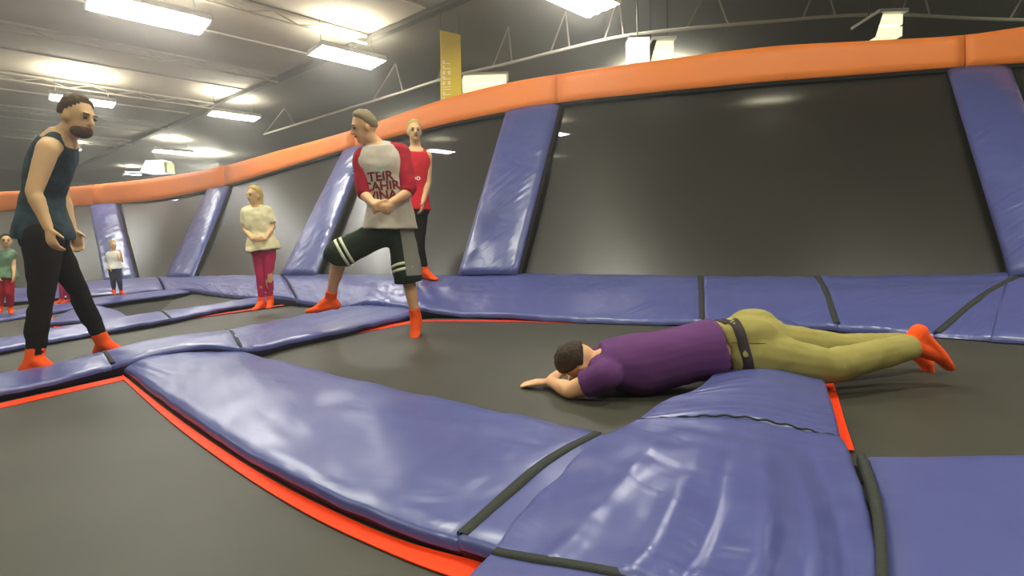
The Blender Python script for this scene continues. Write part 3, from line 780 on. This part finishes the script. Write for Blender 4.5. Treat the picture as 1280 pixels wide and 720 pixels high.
def hand_parts(B, W, d, n, s, curl=.5, spread=.05, mirror=1, close=False):
    d = N(d); n = N(n - d * n.dot(d)); sd = d.cross(n) * mirror
    c = W + d * .045 * s
    B.cap(W - d * .01 * s, .026 * s, W + d * .075 * s, .036 * s, ax=sd, asp=.45)
    for i, (off, L) in enumerate(((.030, .066), (.010, .075), (-.010, .070), (-.029, .056))):
        b0 = W + d * .088 * s + sd * off * s; fd = N(d + sd * off * spread * 30)
        a1 = N(fd * math.cos(curl) + n * math.sin(curl)); a2 = N(fd * math.cos(curl * 2.1) + n * math.sin(curl * 2.1))
        p1 = b0 + a1 * L * .52 * s; p2 = p1 + a2 * L * .5 * s
        B.cap(b0 - fd * .02 * s, .0095 * s, p1, .0088 * s, 8); B.cap(p1, .0088 * s, p2, .0074 * s, 8)
    b0 = W + d * .022 * s + sd * .026 * s; td = N(d * .75 + sd * .75 + n * .35)
    p1 = b0 + td * .042 * s; p2 = p1 + N(td + d * .5 + n * .2) * .030 * s
    B.cap(b0, .013 * s, p1, .0105 * s, 8); B.cap(p1, .0105 * s, p2, .0085 * s, 8)

def foot_parts(B, A, fd, up, s, g=0.0, ankle=True, shin=None):
    fd = N(fd); up = N(up - fd * up.dot(fd)); side = fd.cross(up)
    heel = A - up * .055 * s - fd * .035 * s; ball = A - up * .062 * s + fd * .115 * s; toe = A - up * .066 * s + fd * .175 * s
    B.cap(A, .040 * s + g, heel, .033 * s + g); B.cap(A + fd * .01 * s, .042 * s + g, ball, .030 * s + g, ax=side, asp=.85)
    B.cap(heel, .031 * s + g, ball, .036 * s + g, ax=side, asp=.75); B.cap(ball, .040 * s + g, toe, .028 * s + g, ax=side, asp=.62)
    if shin is not None: B.cap(A, .041 * s + g, A + N(shin) * .085 * s, .040 * s + g, flat1=True)

def person(label, J, s, face, head_up, cl, group=None, voxel=.012, name='person', skin='skin', hair='hair_brown', cap=None, beard=False, root=None, fem=1.0, hs=1.0):
    """J: world joints; cl: clothes; face: direction the face looks"""
    loc = root if root is not None else Vector((J['pelvis'].x, J['pelvis'].y, min(J['ankR'].z, J['ankL'].z) - .08 * s))
    r = empty(name, loc); tag(r, label, 'person', group)
    B = Blob()
    B.loft(torso_secs(J, s, 0, -.2, 1.04, width=fem))
    nk, hd = J['neck'], J['head']
    B.cap(nk - N(hd - nk) * .03 * s, .062 * s, hd - N(head_up) * .05 * s, .054 * s)
    for X in 'RL':
        sh, el, wr, hp, kn, an = (J[k + X] for k in ('sh', 'el', 'wr', 'hip', 'kn', 'ank'))
        B.cap(nk.lerp(sh, .25) - N(nk - J['chest']) * .01 * s, .06 * s, sh, .056 * s)
        B.cap(sh, .056 * s, el, .040 * s); B.cap(sh.lerp(el, .3), .052 * s, el.lerp(sh, .35), .046 * s)
        B.cap(el, .040 * s, wr, .026 * s); B.cap(el.lerp(wr, .2), .042 * s, el.lerp(wr, .55), .034 * s)
        hand_parts(B, wr, J['hd' + X], J['pn' + X], s, J.get('curl' + X, .45), mirror=1 if X == 'R' else -1)
        B.cap(hp, .088 * s, kn, .054 * s); B.cap(kn, .053 * s, an, .036 * s)
        sh_dir = N(an - kn); back = N(J['ft' + X] * -1 - sh_dir * (J['ft' + X] * -1).dot(sh_dir))
        B.cap(kn.lerp(an, .18) + back * .012 * s, .052 * s, kn.lerp(an, .5) + back * .01 * s, .044 * s)
        foot_parts(B, an, J['ft' + X], J.get('up' + X, N(kn - an)), s)
    # head
    s_body = s; s = s * hs
    u = N(head_up); f = N(face - u * face.dot(u)); sd = f.cross(u)
    ax = Matrix((sd, f, u)).transposed()
    B.ell(hd + u * .022 * s - f * .008 * s, ax, .073 * s, .092 * s, .098 * s)
    B.ell(hd - u * .035 * s + f * .018 * s, ax, .056 * s, .066 * s, .078 * s)
    B.ell(hd - u * .085 * s + f * .055 * s, ax, .026 * s, .024 * s, .024 * s)
    B.cap(hd + u * .018 * s + f * .084 * s, .009 * s, hd - u * .024 * s + f * .102 * s, .015 * s, 8)
    B.cap(hd + u * .028 * s + f * .078 * s - sd * .035 * s, .012 * s, hd + u * .028 * s + f * .078 * s + sd * .035 * s, .012 * s, 8)
    for k in (-1, 1): B.ell(hd + sd * k * .074 * s - f * .006 * s - u * .01 * s, ax, .012 * s, .020 * s, .032 * s, 10, 8)
    body = B.build('body', M[skin], r, voxel, 2, .5)
    for k in (-1, 1):
        E = Blob(); E.ell(hd + u * .006 * s + f * .081 * s + sd * k * .031 * s, ax, .013 * s, .010 * s, .008 * s, 8, 6); mesh_obj('eye', E.v, E.f, M['eye'], r)
        E = Blob(); E.cap(hd + u * .028 * s + f * .091 * s + sd * k * .018 * s, .005 * s, hd + u * .03 * s + f * .082 * s + sd * k * .046 * s, .004 * s, 6); mesh_obj('eyebrow', E.v, E.f, M[hair], r)
    E = Blob(); E.ell(hd - u * .052 * s + f * .083 * s, ax, .024 * s, .008 * s, .007 * s, 10, 6); mesh_obj('mouth', E.v, E.f, M['lip'], r)
    # hair: a shell over crown and back of the head
    V, Fc = [], []; sg, nr = 28, 18
    c = hd + u * .026 * s - f * .008 * s
    hl = cl.get('hairlow', -.25)
    for i in range(nr + 1):
        t = math.pi * i / nr
        for k in range(sg):
            a = 2 * math.pi * k / sg
            dv = Vector((math.sin(t) * math.cos(a), math.sin(t) * math.sin(a), math.cos(t)))
            front = dv.y; lim = hl + (.82 - hl) * max(0, min(1, (front + .25) / 1.05)) ** .8
            on = dv.z > lim
            rad = (1.13 + .07 * noise.noise(dv * 5) + .05 * noise.noise(dv * 13 + Vector((3, 0, 0))) + .05 * max(0, dv.z)) if on else .86
            V.append(c + ax @ Vector((dv.x * .073 * s * rad, dv.y * .092 * s * rad, dv.z * .098 * s * rad)))
    for i in range(nr):
        for k in range(sg): Fc.append((i * sg + k, i * sg + (k + 1) % sg, (i + 1) * sg + (k + 1) % sg, (i + 1) * sg + k))
    mesh_obj('hair', V, Fc, M[hair], r)
    if cl.get('long'):
        E = Blob(); E.cap(hd - f * .06 * s + u * .02 * s, .075 * s, hd - f * .065 * s - u * .16 * s, .055 * s, ax=sd, asp=.6); E.build('long_hair', M[hair], r, voxel, 2, wr=.008, wf=20)
    if cl.get('pony'):
        E = Blob(); E.cap(hd - f * .1 * s + u * .04 * s, .03 * s, hd - f * .15 * s - u * .05 * s, .022 * s); mesh_obj('ponytail', E.v, E.f, M[hair], r)
    if cap:
        E = Blob(); E.ell(hd + u * .05 * s - f * .008 * s, ax, .083 * s, .102 * s, .082 * s); mesh_obj('cap', E.v, E.f, M['cap'], r)
        E = Blob(); E.cap(hd + u * .055 * s + f * .08 * s, .062 * s, hd + u * .04 * s + f * .13 * s, .05 * s, ax=sd, asp=.16); mesh_obj('brim', E.v, E.f, M['cap'], r)
    if beard:
        E = Blob(); E.ell(hd - u * .075 * s + f * .035 * s, ax, .058 * s, .058 * s, .045 * s); E.build('beard', M[hair], r, voxel, 2)
    s = s_body
    # clothes
    t = cl.get('top')
    if t:
        B = Blob(); B.loft(torso_secs(J, s, t.get('grow', .014), t.get('t0', -.02), t.get('t1', .99), t.get('hem', .02), width=fem), 24)
        for X in 'RL':
            sh, el, wr = J['sh' + X], J['el' + X], J['wr' + X]
            if t.get('tank'): B.cap(J['neck'].lerp(sh, .45), .055 * s, J['neck'].lerp(sh, .72), .058 * s)
            else: B.cap(J['neck'].lerp(sh, .3), .070 * s, sh, .070 * s)
            if t.get('sleeve') and not t.get('smat'):
                e = sh.lerp(el, min(t['sleeve'], 1)); B.cap(sh, .072 * s, e, .064 * s, flat1=True)
        o = B.build('shirt', M[t['m']], r, voxel, 4, .5, wr=t.get('wr', .006), wf=t.get('wf', 9))
        r_shirt = B
        if t.get('smat'):
            for X in 'RL':
                sh, el, wr = J['sh' + X], J['el' + X], J['wr' + X]
                S = Blob(); e = sh.lerp(el, .9)
                S.cap(J['neck'].lerp(sh, .52), .068 * s, sh, .080 * s); S.cap(sh, .080 * s, e, .064 * s, flat1=True)
                S.cap(e, .062 * s, el.lerp(wr, .12), .054 * s, flat1=True); S.build('sleeve', M[t['smat']], r, voxel, 3, wr=.006, wf=12)
    p = cl.get('bottom')
    if p:
        B = Blob(); B.loft(torso_secs(J, s, p.get('grow', .012), -.24, p.get('t1', .14), 0, width=fem), 24)
        for X in 'RL':
            hp, kn, an = J['hip' + X], J['kn' + X], J['ank' + X]
            if cl.get('glute'):
                bk = N((J['hipR'] - J['hipL']).cross(J['chest'] - J['pelvis']))
                B.ell(hp.lerp(J['pelvis'], .15) + bk * cl['glute'] * s, Matrix.Identity(3), .125 * s, .105 * s, .10 * s)
            if p.get('short'):
                e = hp.lerp(kn, p['short']); B.cap(hp, .104 * s, e, p.get('flare', .092) * s, flat1=True)
                if p['short'] > .98: B.cap(kn, p.get('flare', .09) * s, kn.lerp(an, .1), p.get('flare', .09) * s, flat1=True)
            else:
                g = p.get('leg', 1.0)
                B.cap(hp, p.get('thigh', .100) * s, kn, .068 * s * g); B.cap(kn, .067 * s * g, kn.lerp(an, p.get('len', .92)), .050 * s * g, flat1=True)
                sd_ = N(an - kn); bk_ = N(J['ft' + X] * -1 - sd_ * (J['ft' + X] * -1).dot(sd_))
                B.cap(kn.lerp(an, .18) + bk_ * .012 * s, .060 * s, kn.lerp(an, .55) + bk_ * .01 * s, .052 * s)
        o = B.build('trousers' if not p.get('short') else 'shorts', M[p['m']], r, voxel, 4, .5, wr=p.get('wr', .006), wf=p.get('wf', 9))
        bt = B
    if cl.get('socks', True):
        for X in 'RL':
            B = Blob(); foot_parts(B, J['ank' + X], J['ft' + X], J.get('up' + X, N(J['kn' + X] - J['ank' + X])), s, .006, shin=J['kn' + X] - J['ank' + X])
            B.build('sock', M['sock'], r, voxel * .8, 2)
    return r, dict(shirt=r_shirt if t else None, bottom=bt if p else None)

def band(name, S, P0, d, r_in, w, m, parent, seg=40, lift=.004, half=None):
    """strip wrapped round a garment: rays from an axis point outwards find the cloth"""
    T = BVHTree.FromPolygons(S.world, S.polys)
    d = N(d); y = d.orthogonal().normalized(); z = d.cross(y); V, Fc = [], []
    for k in range(seg):
        a = 2 * math.pi * k / seg; o_ = y * math.cos(a) + z * math.sin(a)
        for e in (-1, 1):
            q = P0 + d * e * w
            hit = T.ray_cast(q + o_ * r_in * 2.2, -o_)
            pnt = hit[0] if hit[0] is not None and (hit[0] - q).length < r_in * 2.0 else q + o_ * r_in
            V.append(pnt + o_ * lift); V.append(pnt - o_ * .004)
    for k in range(seg):
        a, b = k * 4, ((k + 1) % seg) * 4
        Fc += [(a, b, b + 2, a + 2), (a + 1, a + 3, b + 3, b + 1), (a, a + 1, b + 1, b), (a + 2, b + 2, b + 3, a + 3)]
    return mesh_obj(name, V, Fc, m, parent)

def text_on(S, s, txt, c, right, up, size, m, parent, name='print', lift=.004):
    cu = bpy.data.curves.new('t', 'FONT'); cu.body = txt; cu.size = size; cu.align_x = 'CENTER'; cu.offset = size * .025; cu.resolution_u = 2
    to = bpy.data.objects.new('t', cu); COL.objects.link(to)
    dg = bpy.context.evaluated_depsgraph_get(); me = bpy.data.meshes.new_from_object(to.evaluated_get(dg))
    bm = bmesh.new(); bm.from_mesh(me); bmesh.ops.subdivide_edges(bm, edges=[e for e in bm.edges if e.calc_length() > size * .2], cuts=2); bmesh.ops.triangulate(bm, faces=bm.faces); bm.to_mesh(me); bm.free()
    T = BVHTree.FromPolygons(S.world, S.polys); n = right.cross(up)
    V = []
    for v in me.vertices:
        q = c + right * v.co.x + up * v.co.y
        h = T.ray_cast(q + n * .4, -n); V.append((h[0] if h[0] is not None else q) + n * lift)
    Fc = [tuple(p.vertices) for p in me.polygons]
    bpy.data.objects.remove(to)
    return mesh_obj(name, V, Fc, m, parent, smooth=False)

D = Vector
# --- the man in the dark tank top, walking to the right along the pad
J = dict(pelvis=P(55, 292, 3.22), chest=P(63, 208, 3.2), neck=P(78, 168, 3.2), head=P(97, 147, 3.18), bend=D((-.03, 0, 0)),
 shR=P(60, 186, 3.05), shL=P(72, 184, 3.37), elR=P(42, 240, 2.98), elL=P(78, 245, 3.42), wrR=P(60, 284, 2.98), wrL=P(91, 288, 3.42),
 hdR=D((.1, 0, -1)), pnR=D((.3, 1, 0)), hdL=D((.3, 0, -1)), pnL=D((.2, -1, 0)),
 hipR=P(54, 300, 3.1), hipL=P(60, 300, 3.30), knR=P(52, 378, 3.05), knL=P(97, 362, 3.45), ankR=P(43, 450, 3.0), ankL=P(130, 430, 3.52),
 ftR=D((1, .1, -.12)), ftL=D((1, .12, -.12)), curlR=.5, curlL=.35)
person('man in dark tank top and black trousers walking along the blue pad', J, 1.0, D((1, -.1, -.28)), D((.22, 0, 1)),
 dict(top=dict(m='tank_blue', tank=True, t0=-.06, t1=.93, hem=.03, grow=.004), bottom=dict(m='pants_black', leg=.86, len=1.0, grow=.004)), hair='hair_beard', beard=True, skin='skin_l', voxel=.0095, fem=.9)

# --- boy with raglan sleeves stepping over the pad
Y0 = 4.2
J = dict(pelvis=P(488, 288, Y0), chest=P(479, 218, Y0 - .02), neck=P(474, 184, Y0 - .02), head=P(455, 160, Y0 - .06), bend=D((.02, 0, 0)),
 shR=P(454, 198, Y0 - .06), shL=P(501, 192, Y0 + .02), elR=P(455, 243, Y0 - .12), elL=P(512, 240, Y0 - .08), wrR=P(468, 256, Y0 - .27), wrL=P(484, 256, Y0 - .26),
 hdR=D((.75, -.1, -.35)), pnR=D((.2, 1, .2)), hdL=D((-.8, -.1, -.2)), pnL=D((-.2, 1, -.2)), curlR=.7, curlL=.7,
 hipR=P(474, 293, Y0 - .03), hipL=P(501, 292, Y0 + .03), knR=P(424, 318, Y0 - .1), knL=P(510, 347, Y0 - .06), ankR=P(413, 374, Y0 + .06), ankL=P(520, 398, Y0 - .02),
 ftR=D((-1, -.25, -.12)), ftL=D((.0, -1, -.55)), upR=D((-.1, 0, 1)), upL=D((0, -.3, 1)))
s = 1.03
r, parts = person('boy in grey and red raglan shirt and striped dark green shorts, one foot raised', J, s, D((-1, -.5, -.42)), D((-.22, -.1, 1)),
 dict(hairlow=-.4, top=dict(m='shirt_grey', smat='crimson', t0=.02, t1=1.0, hem=.03, grow=.022, wr=.01, wf=7),
      bottom=dict(m='short_green', short=1.0, flare=.115, t1=.12, wr=.008)), voxel=.0105)
Sp = parts['bottom']
for X, ts in (('R', (.80, .92)), ('L', (.74, .86))):
    for t in ts:
        c = J['hip' + X].lerp(J['kn' + X], t); band('stripe', Sp, c, J['kn' + X] - J['hip' + X], .13 * s, .011, M['stripe_w'], r, lift=.005)
# grey side panel of the shorts
T = BVHTree.FromPolygons(Sp.world, Sp.polys); V, Fc = [], []
a, b = J['hipL'] + D((0, 0, .08)), J['knL'] + D((0, 0, .02))
for i in range(21):
    c = a.lerp(b, i / 20)
    for k in range(7):
        an = -1.45 + k * .30; o_ = D((math.cos(an), math.sin(an), 0)); h = T.ray_cast(c + o_ * .4, -o_)
        V.append((h[0] if h[0] is not None else c + o_ * .1) + o_ * .007)
for i in range(20):
    for k in range(6): Fc.append((i * 7 + k, i * 7 + k + 1, i * 7 + k + 8, i * 7 + k + 7))
mesh_obj('side_panel', V, Fc, M['short_grey'], r)
up = N(J['neck'] - J['pelvis']); rt = N(D((1, .12, .05))); rt = N(rt - up * rt.dot(up))
ss = parts['shirt']
cc = J['chest']
mid = J['pelvis'].lerp(J['neck'], .70)
def pt(px, py): return P(px, py, Y0 - .25)
text_on(ss, s, 'TEIR', pt(474, 224), rt, up, .10, M['print'], r)
text_on(ss, s, 'CAHIR', pt(475, 236), rt, up, .095, M['print'], r)
text_on(ss, s, 'VINA', pt(477, 248), rt, up, .095, M['print'], r)
text_on(ss, s, 'o', pt(473, 214), rt, up, .11, M['mint'], r, name='emblem')

# --- man in the red tank top behind him
Y0 = 6.15
J = dict(pelvis=P(517, 262, Y0), chest=P(519, 212, Y0), neck=P(520, 187, Y0), head=P(518, 165, Y0 - .04),
 shR=P(505, 195, Y0 - .02), shL=P(534, 195, Y0), elR=P(500, 228, Y0), elL=P(535, 228, Y0 - .02), wrR=P(502, 254, Y0 - .1), wrL=P(529, 252, Y0 - .12),
 hdR=D((.2, -.2, -1)), pnR=D((1, 0, 0)), hdL=D((-.15, -.2, -1)), pnL=D((-1, 0, 0)),
 hipR=P(509, 267, Y0), hipL=P(524, 267, Y0), knR=P(512, 305, Y0 - .08), knL=P(524, 306, Y0 - .05), ankR=P(515, 340, Y0 - .25), ankL=P(531, 339, Y0 - .02),
 ftR=D((.2, -1, -.1)), ftL=D((.75, -.6, -.12)))
r, parts = person('man in a bright red tank top standing behind the boy, one orange sock showing', J, 1.06, D((.35, -1, -.1)), D((0, 0, 1)),
 dict(hairlow=-.05, top=dict(m='red', tank=True, t0=.0, t1=.95, hem=.02, grow=.012), bottom=dict(m='pants_black', leg=.9)), hair='hair_blond', skin='skin_l', voxel=.014)
up = D((0, 0, 1)); rt = N(D((1, .15, 0)))
text_on(parts['shirt'], 1, 'oo', P(520, 224, Y0 - .2), rt, up, .09, M['white'], r, name='print')

# --- girl in pink leggings
Y0 = 5.85
J = dict(pelvis=P(329, 311, Y0), chest=P(323, 277, Y0), neck=P(321, 260, Y0), head=P(318, 245, Y0 - .03),
 shR=P(308, 265, Y0 - .03), shL=P(335, 264, Y0), elR=P(306, 286, Y0 - .02), elL=P(341, 284, Y0), wrR=P(316, 299, Y0 - .16), wrL=P(331, 299, Y0 - .16),
 hdR=D((.8, -.3, 0)), pnR=D((0, 1, 0)), hdL=D((-.8, -.3, 0)), pnL=D((0, 1, 0)),
 hipR=P(324, 317, Y0), hipL=P(336, 317, Y0), knR=P(325, 346, Y0 - .03), knL=P(336, 346, Y0 - .03), ankR=P(327, 378, Y0), ankL=P(338, 376, Y0 + .02),
 ftR=D((-.2, -1, -.1)), ftL=D((.3, -1, -.1)))
r, _ = person('girl in cream top and deep pink leggings standing on a dividing pad', J, .80, D((-.55, -1, -.1)), D((0, 0, 1)),
 dict(long=True, hairlow=-.6, top=dict(m='cream', t0=-.06, t1=1.0, hem=.04, grow=.022, sleeve=.75, wr=.012), bottom=dict(m='pink', leg=.82)), hair='hair_blond', skin='skin_l', voxel=.012, hs=1.08)

# --- children at the far left
def kid(label, x, y, h_px, Y, face, cl, s, hair, lean=0, **kw):
    """x, y: feet middle in the photograph; upright child"""
    k = h_px / 100.0
    def q(dx, dy, dY=0): return P(x + dx * k + lean * (dy / 100.0), y - dy * k, Y + dY)
    fx = 1 if face.x > 0 else -1
    J = dict(pelvis=q(0, 46), chest=q(0, 66), neck=q(0, 78), head=q(fx * 2, 89, -.02),
     shR=q(-9, 74, -.02), shL=q(9, 74, .02), elR=q(-11, 58, -.02), elL=q(11, 58), wrR=q(-7, 47, -.1), wrL=q(11, 46, -.08),
     hdR=D((.3, -.3, -1)), pnR=D((1, 0, 0)), hdL=D((0, -.2, -1)), pnL=D((-1, 0, 0)),
     hipR=q(-5, 44), hipL=q(5, 44), knR=q(-5, 25, -.03), knL=q(6, 25, -.03), ankR=q(-6, 6), ankL=q(7, 6, .04), ftR=D((face.x * .6, -.7, -.1)), ftL=D((face.x * .8, -.5, -.1)))
    J.update({k2: (q(*v) if isinstance(v, tuple) else v) for k2, v in kw.items()})
    return person(label, J, s, face, D((0, 0, 1)), cl, None, .013, hair=hair, skin='skin_l', hs=1.15)
kid('small child in mottled green top and red trousers at the left edge', 6, 392, 102, 6.2, D((.7, -.8, 0)), dict(top=dict(m='kidtop', t0=-.06, sleeve=.5, hem=.03, grow=.018), bottom=dict(m='kidred', leg=1.1)), .58, 'hair_dark')
kid('small blond child in white vest and dark trousers by the far corner, hand raised', 147, 368, 69, 8.7, D((1, -.3, -.2)), dict(top=dict(m='white', tank=True, t0=.0, hem=.02, grow=.016), bottom=dict(m='navy', leg=1.1)), .55, 'hair_blond', lean=-8, wrL=(14, 76, -.12), elL=(15, 60, -.1), hdL=D((-.3, 0, 1)))
kid('small child in pink trousers half hidden behind the legs of the man in black', 82, 379, 74, 7.7, D((-.6, -.8, 0)), dict(top=dict(m='white', t0=-.3, sleeve=.6, hem=.03, grow=.018), bottom=dict(m='pink', leg=1.1)), .56, 'hair_brown')

# --- man in purple lying face down over the crossing pad
J = dict(pelvis=P(937, 432, 2.38), chest=P(812, 452, 2.40), neck=P(752, 455, 2.42), head=P(727, 452, 2.46), bend=D((0, 0, .01)),
 shL=P(757, 470, 2.24), shR=P(762, 445, 2.58), elL=P(713, 488, 2.30), elR=P(722, 462, 2.68), wrL=P(688, 477, 2.47), wrR=P(712, 462, 2.6),
 hdL=D((-.9, .35, -.12)), pnL=D((0, .1, -1)), hdR=D((-.7, -.5, -.1)), pnR=D((0, 0, -1)), curlL=.12, curlR=.3,
 hipL=P(940, 443, 2.27), hipR=P(945, 428, 2.47), knL=P(1036, 458, 2.22), knR=P(1048, 436, 2.48), ankL=P(1142, 432, 2.33), ankR=P(1136, 430, 2.58),
 ftL=D((.62, 0, -.80)), ftR=D((.25, 0, -1)), upL=D((-.8, 0, -.6)), upR=D((-1, 0, -.2)))
s = 1.0
r, parts = person('man in purple shirt and khaki trousers lying face down over the pads', J, s, D((-.25, .30, -1)), D((-1, 0, .05)),
 dict(hairlow=-.3, glute=.07, top=dict(m='purple', t0=.225, t1=1.0, hem=.02, grow=.020, sleeve=.62, wr=.008, wf=6), bottom=dict(m='khaki', leg=1.16, thigh=.118, t1=.20, grow=.018, len=.97, wr=.006)), voxel=.0085, root=Vector((.7, 2.35, .0)), hair='hair_dark', hs=.95)
band('belt', parts['bottom'], J['pelvis'].lerp(J['chest'], .205), J['chest'] - J['pelvis'], .17, .018, M['belt'], r, lift=.006)
# back pocket flap and seam
T = BVHTree.FromPolygons(parts['bottom'].world, parts['bottom'].polys)
def on(px, py, lift=.004):
    d = N(ray(px, py)); h = T.ray_cast(CAM, d); return (h[0] + h[1] * lift) if h[0] is not None else P(px, py, 2.2)
MB().tube([on(901 - 9 + 4 * i, 427 - .6 * i) for i in range(5)], .004, 6).build('pocket_flap', M['khaki'], r, smooth=True)
MB().tube([on(915 + 6 * i, 428 + .2 * i, .001) for i in range(8)], .0025, 6).build('seam', mat('khaki_dark', srgb(120, 106, 44), .9), r, smooth=True)
